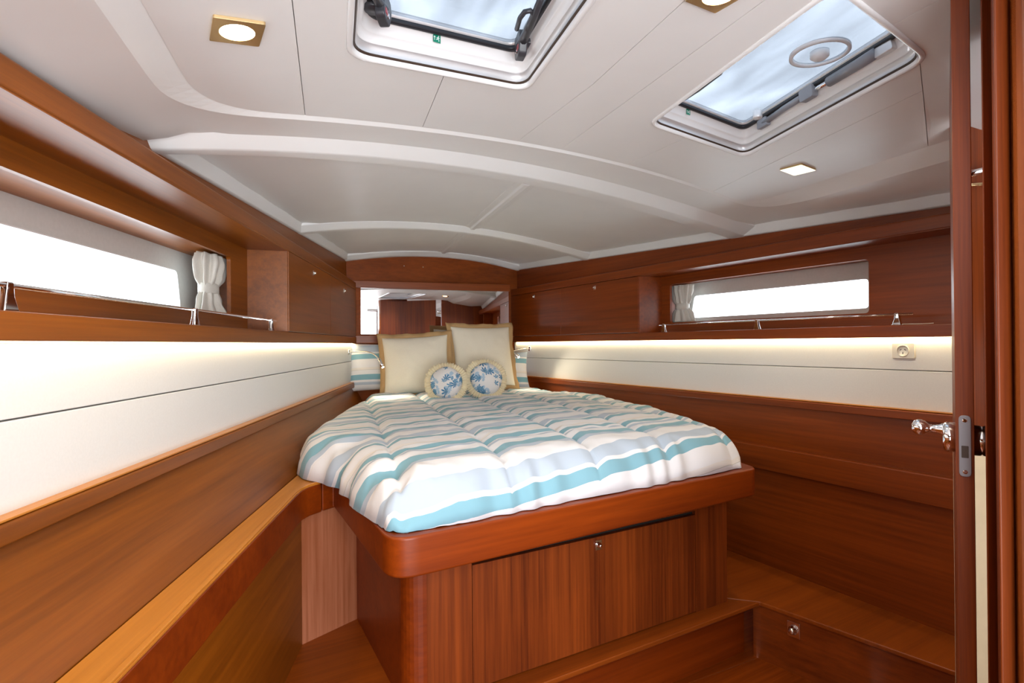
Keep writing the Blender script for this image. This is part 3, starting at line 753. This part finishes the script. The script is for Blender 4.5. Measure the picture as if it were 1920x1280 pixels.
def round_cushion(x, y, z, R_, face, roll, label, mat, seed):
    t = thing('round_cushion', (x, y, z-R_), label, 'cushion', 'round leaf-print cushions')
    F = frame((x, y, z), face, roll=roll); th = .13; vs = []; uv = []; fs = []; nr, na = 18, 64
    for side in (1, -1):
        for i in range(nr+1):
            r_ = sin(i/nr*pi/2)
            for j in range(na):
                a = j*2*pi/na; h = th/2*sqrt(max(0, 1-r_*r_))**.75*(1+.0*sin(a*3))+.004*noise.noise(Vector((r_*3*cos(a)+seed, r_*3*sin(a), side)))*(1-r_)
                rr = R_*r_*(1+.02*sin(a*5+seed)*r_); vs.append(F(rr*cos(a), rr*sin(a), side*h)); uv.append((rr*cos(a)/R_, rr*sin(a)/R_))
    m_ = (nr+1)*na
    for s_ in (0, 1):
        for i in range(nr):
            for j in range(na):
                k = (j+1) % na; q = [s_*m_+i*na+j, s_*m_+i*na+k, s_*m_+(i+1)*na+k, s_*m_+(i+1)*na+j]; fs.append(tuple(q if s_ else q[::-1]))
    for j in range(na): k = (j+1) % na; fs.append((nr*na+j, nr*na+k, m_+nr*na+k, m_+nr*na+j))
    mk('cushion_body', vs, fs, mat, t, smooth=True, uvs=uv)
    # fringe: pleated ring with notched outer edge
    m2 = MB(); n = 288
    rings = []
    for e, wv in ((.0, .0), (.012, .006), (.026, .009), (.036, .006)):
        L_ = []
        for j in range(n):
            a = j*2*pi/n; z_ = wv*sin(a*48)+.012*sin(a*3+seed)*(e/.036); ex = e+(.004*(1 if j % 4 < 2 else -1) if e > .03 else 0)
            L_.append(((R_*1.0+ex)*cos(a), (R_*1.0+ex)*sin(a), z_))
        rings.append(L_)
    top = [[F(*p) for p in L_] for L_ in rings]; bot = [[F(p[0], p[1], p[2]-.004) for p in L_] for L_ in rings]
    m2.loft(top+bot[::-1]+[top[0]], cap=False).make('fringe', FRINGE, t, smooth=True)
    return t
round_cushion(.700, 3.52, -.243, .100, (-.30, -1, .42), .2, 'left round blue leaf-print cushion with cream fringe', LEAF1, 1)
round_cushion(.975, 3.58, -.230, .106, (.0, -1, .42), -.4, 'right round blue leaf-print cushion with cream fringe', LEAF2, 5)

# ------------------------------------------------------------------ reading lamps
def reading_lamp(base, d, path, head, label):
    t = thing('reading_lamp', base, label, 'lamp', 'flexible chrome reading lamps')
    MB().lathe([(.020, -.001), (.020, .008), (.016, .012), (.006, .014)], base, d, 24).make('wall_rose', CHROME, t, smooth=True)
    MB().tube(path, .0045, 10).make('gooseneck', CHROME, t, smooth=True)
    h0, h1 = Vector(head[0]), Vector(head[1]); ax = (h1-h0)
    h = MB().lathe([(.006, 0), (.010, .004), (.011, ax.length), (.009, ax.length)], h0, ax, 18).make('lamp_head', CHROME, t, smooth=True)
    l = bpy.data.lights.new('reading_light', 'SPOT'); l.energy = 4.5; l.color = (1, .85, .6); l.spot_size = radians(120); l.spot_blend = 1; l.shadow_soft_size = .008
    lo_ = bpy.data.objects.new('reading_light', l); C.objects.link(lo_); lo_.location = h1+ax.normalized()*.008+Vector((0, 0, EH)); lo_.rotation_euler = ax.to_track_quat('-Z', 'Y').to_euler()
    MB().lathe([(.0088, ax.length-.003), (.0088, ax.length+.001), (.003, ax.length+.004)], h0, ax, 16).make('bulb', LAMPR, h)
READL = []
def bez(p0, p1, p2, p3, n=16):
    out = []
    for i in range(n+1):
        t = i/n; out.append(tuple(Vector(p0)*(1-t)**3+Vector(p1)*3*t*(1-t)**2+Vector(p2)*3*t*t*(1-t)+Vector(p3)*t**3))
    return out
bL = P('L', 4.17, .002, -.052)
reading_lamp(bL, dL, bez(bL, (.20, 4.02, -.045), (.28, 3.93, -.03), (.318, 3.86, -.10)), ((.316, 3.865, -.094), (.338, 3.83, -.15)), 'chrome gooseneck reading lamp on the left wall, lit, beside the striped pillow')
bR = P('R', 4.42, .002, -.045)
reading_lamp(bR, dR, bez(bR, (1.50, 4.30, -.045), (1.40, 4.20, -.04), (1.345, 4.15, -.06)), ((1.345, 4.15, -.062), (1.375, 4.10, -.105)), 'short-looking chrome reading lamp on the right wall, peeking past the cushion')

# ------------------------------------------------------------------ fiddle rails on the shelves
def fiddle(sd, y0, y1, posts, label):
    t = thing('fiddle_rail', P(sd, (y0+y1)/2, -.0, .0594), label, 'rail', 'chrome fiddle rails on the shelves')
    O = -.004
    MB().tube([P(sd, y0, O, .1035), P(sd, y1, O, .1035)], .0042, 12).make('rail_bar', CHROME, t, smooth=True)
    for y in posts:
        m_ = MB(); rr = []
        for z, hw, ht in ((.0595, .017, .008), (.064, .015, .007), (.085, .009, .0055), (.098, .0075, .006), (.109, .0065, .006)):
            rr.append([P(sd, y-hw, O-ht, z), P(sd, y+hw, O-ht, z), P(sd, y+hw, O+ht, z), P(sd, y-hw, O+ht, z)])
        m_.loft(rr).make('post', CHROME, t, bevel=.002)
fiddle('L', .55, 2.56, [1.145, 1.822, 2.50], 'chrome fiddle rail along the left shelf edge under the long window')
fiddle('R', 1.625, 2.97, [1.68, 2.31, 2.935], 'chrome fiddle rail along the right shelf edge under the window')
# tiny loose string clip by the right rail's end
MB().tube(bez(P('R', 1.70, .0, .062), P('R', 1.66, -.01, .066), P('R', 1.62, -.02, .060), P('R', 1.56, -.01, .064)), .0012, 6).make('cord', CREAMF, None)
tag(bpy.data.objects['cord'], 'thin pale cord lying on the right shelf beside the last rail post', 'cord')

# ------------------------------------------------------------------ curtains
def curtain(sd, yc, o_, prof, label, seed, band):
    t = thing('curtain', P(sd, yc, o_, .125), label, 'curtain', 'tied linen window curtains')
    rings = []; n = 72
    for k in range(41):
        u = k/40; z = .124+u*(.352-.124)
        # prof: list of (u, halfwidth, halfdepth, shift)
        for i in range(len(prof)-1):
            if u <= prof[i+1][0]:
                q = (u-prof[i][0])/(prof[i+1][0]-prof[i][0]); q = q*q*(3-2*q); hw, hd, sh = [lerp(prof[i][m], prof[i+1][m], q) for m in (1, 2, 3)]; break
        L_ = []
        for j in range(n):
            a = j*2*pi/n; fold = 1+.22*sin(a*9+seed+u*2.5)*min(1, abs(u-.42)*6+.15)+.12*sin(a*5+u*5+seed)*min(1, abs(u-.42)*4)
            L_.append(P(sd, yc+sh+hw*cos(a)*fold, o_+hd*sin(a)*fold, z))
        rings.append(L_)
    MB().loft(rings).make('cloth', CURT, t, smooth=True)
    uz = band; rr = []
    for z, e in ((uz-.019, .001), (uz-.017, .0035), (uz+.017, .0035), (uz+.019, .001)):
        rr.append([P(sd, yc+prof[2][3]+(prof[2][1]+e+.002)*cos(j*2*pi/24), o_+(prof[2][2]+e+.002)*sin(j*2*pi/24), z) for j in range(24)])
    MB().loft(rr).make('tieback', CURT, t, smooth=True)
curtain('L', 2.43, -.20, [(0, .100, .036, .035), (.2, .07, .028, .01), (.42, .052, .024, 0), (.62, .080, .034, .01), (.85, .098, .038, .02), (1, .085, .030, .02)], 'pale linen curtain tied in the middle, at the forward end of the left window', 0, .22)
curtain('R', 3.02, -.205, [(0, .075, .028, 0), (.2, .065, .026, 0), (.42, .045, .020, 0), (.62, .055, .026, 0), (.85, .065, .030, 0), (1, .070, .026, 0)], 'pale linen curtain gathered at the forward end of the right window', 2, .22)

# ------------------------------------------------------------------ socket
s0 = P('R', 1.655, .0, -.042)
so = thing('power_socket', s0, 'ivory three-pin power socket on the right white wall panel', 'socket')
Fq = frame(s0, dR)
def fr_prism(F, poly, z0, z1): m_ = MB(); n = len(poly); return m_.loft([[F(x, y, z0) for x, y in poly], [F(x, y, z1) for x, y in poly]])
def rrect(w_, h_, r, n=4, cx=0, cy=0): return [(x+cx, y+cy) for x, y in rounded([(-w_/2, -h_/2), (w_/2, -h_/2), (w_/2, h_/2), (-w_/2, h_/2)], r, n)]
fr_prism(Fq, rrect(.082, .060, .006), 0, .008).make('plate', PLASTIC, so, bevel=.0015)
MB().lathe([(.023, .008), (.023, .011), (.021, .0115), (.020, .0085), (.0, .0085)], s0, dR, 28).make('socket_ring', PLASTIC, so, smooth=True)
def rotp(poly, a, cx, cy): return [(x*cos(a)-y*sin(a)+cx, x*sin(a)+y*cos(a)+cy) for x, y in poly]
for a, cx, cy in ((radians(-55), -.008, .004), (radians(55), .008, .004), (0, 0, -.009)):
    fr_prism(Fq, rotp(rrect(.002, .008, .0003, 1), a, cx, cy), .0086, .0092).make('pin_slot', BLACK, so)

# ------------------------------------------------------------------ downlights
def downlight(x, y, label, yaw=.24):
    z = Zb(x, y)+.0345; t = thing('downlight', (x, y, z), label, 'ceiling light', 'square recessed downlights')
    gx = (Zb(x+.02, y)-Zb(x-.02, y))/.04; gy = (Zb(x, y+.02)-Zb(x, y-.02))/.04
    def F(a, b_, c): X = a*cos(yaw)-b_*sin(yaw); Y_ = a*sin(yaw)+b_*cos(yaw); return (x+X, y+Y_, z+gx*X+gy*Y_-c)
    h = .043; hole = [(cos(i*2*pi/28)*.030, sin(i*2*pi/28)*.030) for i in range(28)]
    plate(rrect(2*h, 2*h, .004), [hole], lambda a, b_, k: F(a, b_, .006*(1-k))).make('bezel', BRASSY, t, bevel=.001)
    MB().loft([[F(a*1.0, b_*1.0, .0005) for a, b_ in hole], [F(a*.9, b_*.9, .0012) for a, b_ in hole], [F(a*.4, b_*.4, .0035) for a, b_ in hole]]).make('lamp_glass', LAMPG, t)
    l = bpy.data.lights.new('downlight_lamp', 'SPOT'); l.energy = 9; l.color = (1, .86, .66); l.spot_size = radians(150); l.spot_blend = .8; l.shadow_soft_size = .025
    o = bpy.data.objects.new('downlight_lamp', l); C.objects.link(o); o.parent = t; o.location = (0, 0, -.03)
downlight(-.157, 1.148, 'lit square gold-rimmed downlight at the left of the ceiling panel')
downlight(1.628, 1.640, 'lit square gold-rimmed downlight at the right, beyond the open hatch', .2)
downlight(.69, .875, 'square gold-rimmed downlight between the two hatches, cut by the frame top')

# ------------------------------------------------------------------ LED strips under the shelves
for sd in 'LR':
    t = thing('led_strip', P(sd, 2.5, .004, .011), ('warm LED strip hidden under the left shelf lip' if sd == 'L' else 'warm LED strip hidden under the right shelf lip'), 'light strip', 'under-shelf LED strips')
    hull_box(sd, .2 if sd == 'L' else 1.2, YF[sd]-.05, .0, -.012, .0095, .0135).make('strip', LEDG, t)
    ya, yb = (.2 if sd == 'L' else 1.2), YF[sd]-.05
    l = bpy.data.lights.new('led_light', 'AREA'); l.shape = 'RECTANGLE'; l.size = (yb-ya)/CH; l.size_y = .006; l.energy = 2.0; l.color = (1, .80, .46)
    o = bpy.data.objects.new('led_light', l); C.objects.link(o); p = P(sd, (ya+yb)/2, .012, .0085); o.location = (p[0], p[1], p[2]+EH)
    o.rotation_euler = Matrix.Rotation((pi/2-HC) if sd == 'L' else (pi/2+HC), 3, 'Z').to_euler()

# ------------------------------------------------------------------ hatches
def Hz(x, y): return Zb(x, y)+.035
def hatch(Q, label):
    cx = sum(p[0] for p in Q)/4; cy = sum(p[1] for p in Q)/4
    t = thing('deck_hatch', (cx, cy, Hz(cx, cy)), label, 'hatch', 'opening deck hatches')
    def ring(d, dz, r=.05): return [(x, y, Hz(x, y)+dz) for x, y in rounded(inset(Q, d), max(.012, r-d*.4), 7)]
    def piece(name, spec, mat, **k): return MB().loft([ring(*s) for s in spec], cap=False).make(name, mat, t, smooth=True, **k)
    piece('trim_ring', [(-.010, .002), (-.010, -.002), (-.007, -.005), (-.001, -.006), (.002, -.003), (.003, .004)], FRAMEW)
    piece('shade_slot', [(.003, .004), (.007, .006), (.007, .008), (.003, .010)], DARKBR)
    piece('frame_lower', [(.003, .010), (.002, .013), (.004, .026), (.010, .028)], ALU)
    piece('frame_step', [(.010, .028), (.012, .030), (.013, .040), (.019, .044), (.022, .047), (.025, .067), (.032, .070)], FRAMEW)
    piece('gasket', [(.028, .0695), (.032, .066), (.040, .0665), (.041, .076), (.028, .077)], BLACK)
    piece('frame_rim', [(.010, .0765), (.041, .0765), (.043, .09), (.0, .10), (-.01, .083)], ALU)
    g_ = [(x, y) for x, y in rounded(inset(Q, .030), .03, 6)]
    plate(g_, [], lambda a, b_, k: (a, b_, Hz(a, b_)+.083+.008*k)).make('lens', LENS, t)
    return t
h1 = hatch(H1, 'left deck hatch with green exit sticker and two black handles')
h2 = hatch(H2, 'right deck hatch, glaring bright, with a grey stay along its side')
# --- handle of the left hatch
def obox(m_, c, ax, ay, az, sx, sy, sz):
    c = Vector(c); q = []
    for z in (-1, 1):
        for x, y in ((-1, -1), (1, -1), (1, 1), (-1, 1)): q.append(tuple(c+ax*x*sx/2+ay*y*sy/2+az*z*sz/2))
    return m_.hexa(q)
def handle(hatch_, x, y, ang, lever, mir=1):
    z = Hz(x, y)+.056; d = Vector((cos(ang), sin(ang), 0)); n_ = Vector((-sin(ang), cos(ang), 0)); u = Vector((0, 0, 1))
    F = frame((x, y, z), n_*-mir, up=u)
    prof = rounded([(-.026, -.024), (.016, -.028), (.034, .004), (.026, .030), (-.030, .030)], .010, 5)
    b_ = fr_prism(F, prof, -.010, .010).make('handle_bracket', DARKP, hatch_, bevel=.003)
    MB().lathe([(.0052, -.0125), (.0052, .0125)], (x, y, z-.012), n_, 14).make('screw', CHROME, b_)
    obox(MB(), (x+.010*d.x, y+.010*d.y, z-.008), d, n_, u, .016, .023, .012).make('lock_tab', RED, b_, bevel=.002)
    p0 = Vector((x, y, z-.002)); path = [p0+d*s_*lever+u*(h_) for s_, h_ in ((0, .006), (.3, .002), (.7, -.004), (1.0, -.002))]
    MB().tube(path, .009, 10, taper=[.012, .010, .0085, .007]).make('lever', DARKP, b_, smooth=True)
    MB().lathe([(.017, 0), (.019, .004), (.019, .026), (.015, .030)], (x-d.x*.0+n_.x*.02*mir, y+n_.y*.02*mir, z), (0, 0, 1), 20).make('pivot_drum', DARKP, b_, smooth=True)
handle(h1, .436, 1.262, radians(-97), .20, 1)
handle(h1, .108, 1.160, radians(-110), .09, -1)
# hinge loop of the right handle
MB().tube([(x_, y_, Hz(x_, y_)+.055) for x_, y_ in ((.400, 1.185), (.392, 1.14), (.394, 1.115), (.404, 1.108), (.414, 1.118), (.418, 1.15), (.420, 1.18))], .0055, 8).make('catch_loop', DARKP, h1, smooth=True)
# --- exit sticker on the left hatch frame
EXG = plain('exit_sign_green', (0.0, 0.22, 0.13), .4); EXW = plain('exit_sign_white', (0.85, 0.88, 0.86), .4)
def sticker(hatch_, x0, y0, dirx, s, alpha=1):
    dx = Vector((dirx[0], dirx[1], 0)).normalized(); z0 = Hz(x0, y0)+.0585
    F = lambda x, y, z: tuple(Vector((x0, y0, z0))+dx*x+Vector((0, 0, 1))*y+Vector((dx.y, -dx.x, 0))*z)
    b_ = fr_prism(F, [(-s*.5, -s*.5), (s*.5, -s*.5), (s*.5, s*.5), (-s*.5, s*.5)], .0, .0006).make('exit_sticker', EXG, hatch_)
    def ic(poly): return fr_prism(F, [(x*s, y*s) for x, y in poly], .0006, .0010)
    m_ = MB()
    for poly in ([(-.36, -.25), (-.30, -.25), (-.30, .12), (-.22, .05), (-.22, .14), (-.33, .30), (-.44, .14), (-.44, .05), (-.36, .12)],
                 [(.20, .26), (.28, .26), (.30, .34), (.26, .40), (.19, .39), (.16, .32)],
                 [(.02, .18), (.22, .24), (.30, .14), (.38, .10), (.36, .05), (.26, .08), (.22, .12), (.20, -.02), (.30, -.14), (.28, -.34), (.21, -.34), (.22, -.16), (.10, -.06), (.02, -.16), (-.12, -.18), (-.12, -.12), (-.02, -.10), (.06, .02), (.10, .14), (.03, .12), (-.04, .02), (-.09, .05)]):
        q = ic(poly); m_.add(q.v, q.f)
    m_.make('exit_pictogram', EXW, b_)
sticker(h1, .236, 1.2625, (H1[1][0]-H1[0][0], H1[1][1]-H1[0][1]), .018)
sticker(h2, 1.075, 1.5145, (H2[1][0]-H2[0][0], H2[1][1]-H2[0][1]), .017)
# --- stay and catches of the right hatch
GREYH = plain('grey_stay_plastic', (0.25, 0.26, 0.29), .35)
def P2(x, y, d): return (x, y, Hz(x, y)+d)
sp = [(1.330, 1.475), (1.312, 1.37), (1.297, 1.265), (1.291, 1.19), (1.277, 1.085), (1.268, 1.035)]
MB().tube([P2(*sp[0], .050), P2(*sp[1], .055), P2(*sp[2], .056)], .009, 12).make('stay_arm', GREYH, h2, smooth=True)
MB().tube([P2(*sp[2], .056), P2(*sp[3], .056)], .006, 12).make('stay_rod', CHROME, h2, smooth=True)
MB().tube([P2(*sp[3], .056), P2(*sp[4], .056), P2(*sp[5], .056)], .014, 14).make('stay_cylinder', GREYH, h2, smooth=True)
fr_prism(frame(P2(1.297, 1.265, .055), (1, -.1, 0)), rounded([(-.026, -.018), (.026, -.018), (.030, .018), (-.022, .020)], .008), -.010, .010).make('stay_joint', GREYH, h2, bevel=.002)
MB().lathe([(.013, 0), (.014, .004), (.013, .022), (.010, .026)], P2(1.270, 1.435, .040), (0, 0, 1), 20).make('catch_knob', ALU, h2, smooth=True)
fr_prism(frame(P2(1.330, 1.48, .050), (1, -.1, 0)), rounded([(-.03, -.014), (.02, -.014), (.02, .014), (-.024, .016)], .006), -.008, .008).make('stay_foot', GREYH, h2, bevel=.002)
fr_prism(frame(P2(1.272, 1.015, .056), (1, -.1, 0)), rounded([(-.03, -.012), (.03, -.012), (.024, .014), (-.024, .014)], .006), -.008, .008).make('stay_eye', ALU, h2, bevel=.002)
MB().tube([P2(1.000, 1.423, .055), P2(.990, 1.345, .048), P2(.975, 1.235, .044), P2(.965, 1.205, .052)], .006, 10).make('handle_lever', DARKP, h2, smooth=True)
# ring and hub stand in for a light reflection on the right hatch lens
vc = Vector(P2(1.185, 1.12, .082)); REFL = plain('reflection_grey', (0.75, 0.77, 0.80), .3)
MB().lathe([(.022, .002), (.022, -.012), (.015, -.018), (.006, -.019)], vc, (0, 0, 1), 24).make('reflection_hub', REFL, h2, smooth=True)
MB().lathe([(.070, .002), (.070, -.006), (.062, -.007), (.060, .002), (.070, .002)], vc, (0, 0, 1), 32, cap=False).make('reflection_ring', REFL, h2, smooth=True)

# ------------------------------------------------------------------ open door at the right and what stands behind it
e0 = Vector((1.050, .712)); ray_ = Vector((1.62, 1.105)); dd = (ray_-e0).normalized(); nn = Vector((dd.y, -dd.x))   # nn points starboard
T_ = .026
dr_ = thing('cabin_door', (e0.x, e0.y, FZ+.01), 'open wooden cabin door seen on its latch edge at the right of the frame', 'door')
q = [e0, e0+dd*.70, e0+dd*.70+nn*T_, e0+nn*T_]
MB().prism([tuple(p) for p in q], FZ+.012, .612).make('door_leaf', W_V, dr_, bevel=.0015)
Fd = frame((*(e0+nn*T_/2), -.186), (-dd.x, -dd.y, 0))
pl_ = fr_prism(Fd, rrect(.017, .107, .0075), 0, .002).make('latch_plate', STEEL, dr_, bevel=.0006)
fr_prism(Fd, rrect(.0100, .021, .001, 2, cy=-.010), .0018, .0026).make('latch_slot', DARKBR, pl_)
for zz in (.045, -.045):
    c_ = Fd(0, zz, .0021); MB().lathe([(.0036, 0), (.0036, .001), (.002, .0013)], c_, (-dd.x, -dd.y, 0), 14).make('screw', CHROME, pl_)
# lever handle on the port face, rose on both faces
hb = e0+dd*.045
roseL = Vector((hb.x, hb.y, -.178))
nL_ = Vector((-nn.x, -nn.y, 0)); nR_ = Vector((nn.x, nn.y, 0))
hn = MB().lathe([(.0, 0), (.027, 0), (.027, .013), (.024, .017), (.009, .019)], roseL, nL_, 28).make('handle', CHROME, dr_, smooth=True)
MB().lathe([(.011, .015), (.011, .019), (.008, .025), (.0068, .033), (.007, .038), (.0090, .041), (.0125, .045), (.0145, .051), (.0145, .056), (.011, .062), (.005, .065)], roseL+Vector((0, 0, .012)), nL_+Vector((0, 0, .04)), 22).make('knob_lever', CHROME, hn, smooth=True)
MB().lathe([(.0, 0), (.027, 0), (.027, .018), (.023, .022)], (hb.x+nn.x*T_, hb.y+nn.y*T_, -.181), nR_, 28).make('handle', CHROME, dr_, smooth=True)

wa = thing('wall_aft', (.8, -1.05, FZ), 'after bulkhead of the cabin with the opening to the saloon', None, kind='structure')
def vbox(name, x0, x1, y, z0, z1, mat, t=.03, parent=None, **k): return MB().box((x0+x1)/2, y, (z0+z1)/2, x1-x0, t, z1-z0).make(name, mat, parent or wa, **k)
yb_ = -1.0
vbox('bulkhead_panel', -1.1, .80, yb_, FZ, .72, W_V); vbox('bulkhead_panel', 1.14, 2.9, yb_, FZ, .72, W_V)
vbox('bulkhead_panel', .80, 1.14, yb_, .56, .72, W_V); vbox('bulkhead_panel', .80, 1.14, yb_, FZ, .18, W_V)
vbox('opening_frame', .80, .82, yb_+.005, .18, .56, FRAMEW, .045); vbox('opening_frame', 1.12, 1.14, yb_+.005, .18, .56, FRAMEW, .045)
# starboard partition the door hangs on; its after side belongs to the next compartment
wpart = thing('wall_partition', (1.95, 1.15, FZ), 'wood partition the open door hangs on', None, kind='structure')
pp = [(1.70, 1.13), (P('R', 1.13, 0, 0)[0]+.05, 1.13), (P('R', 1.13, 0, 0)[0]+.05, 1.16), (1.70, 1.16)]
MB().prism(pp, -.30, .66).make('upper_board', W_V, wpart)
MB().prism(pp, FZ, -.30).make('lower_board', CREAM, wpart)
MB().box(1.70, 1.122, -.01, .10, .012, .58).make('cream_board', CREAM, wpart) if False else None
# chrome clothes rail in the compartment behind
cr = thing('hanging_rail', (1.72, 1.08, .44), 'chrome rail glimpsed through the gap behind the door edge', 'rail')
MB().tube([(1.665, 1.10, .452), (1.80, 1.05, .485)], .009, 14).make('rail_tube', CHROME, cr, smooth=True)
MB().tube([(1.665, 1.11, .425), (1.80, 1.09, .440)], .005, 12).make('rail_lower_tube', BRASSY, cr, smooth=True)
# door frame posts and the glossy curved panel at the right border
def rpt(kx, ky, d): return (kx*d, ky*d)
fp = thing('door_frame', (1.0, .62, FZ), 'wooden door frame posts at the right border of the frame', 'door frame')
MB().prism([(1.045, .661), (1.0655, .6545), (1.30, .79), (1.28, .80)], FZ, .66).make('post', W_V, fp, bevel=.004)
MB().prism([(.955, .5865), (.9735, .5795), (1.10, .625), (1.06, .655)], FZ, .66).make('post', W_V, fp, bevel=.004)
cp = thing('curved_panel', (.95, .45, FZ), 'glossy curved wood panel at the far right border', 'panel')
poly = []; cxp, cyp = 1.060, .484
for i in range(17):
    a = radians(112+i*7.5); poly.append((cxp+.125*cos(a), cyp+.125*sin(a)))
poly += [(1.12, .38), (1.18, .48), (1.14, .58)]
MB().prism(poly, FZ, .66).make('panel_skin', wood('glossy_mahogany', 'z', rough=.16, coat=1.0, c0=(0.20, 0.045, 0.01), c1=(0.36, 0.10, 0.02)), cp)
print('tris', sum(len(m.polygons) for m in bpy.data.meshes))
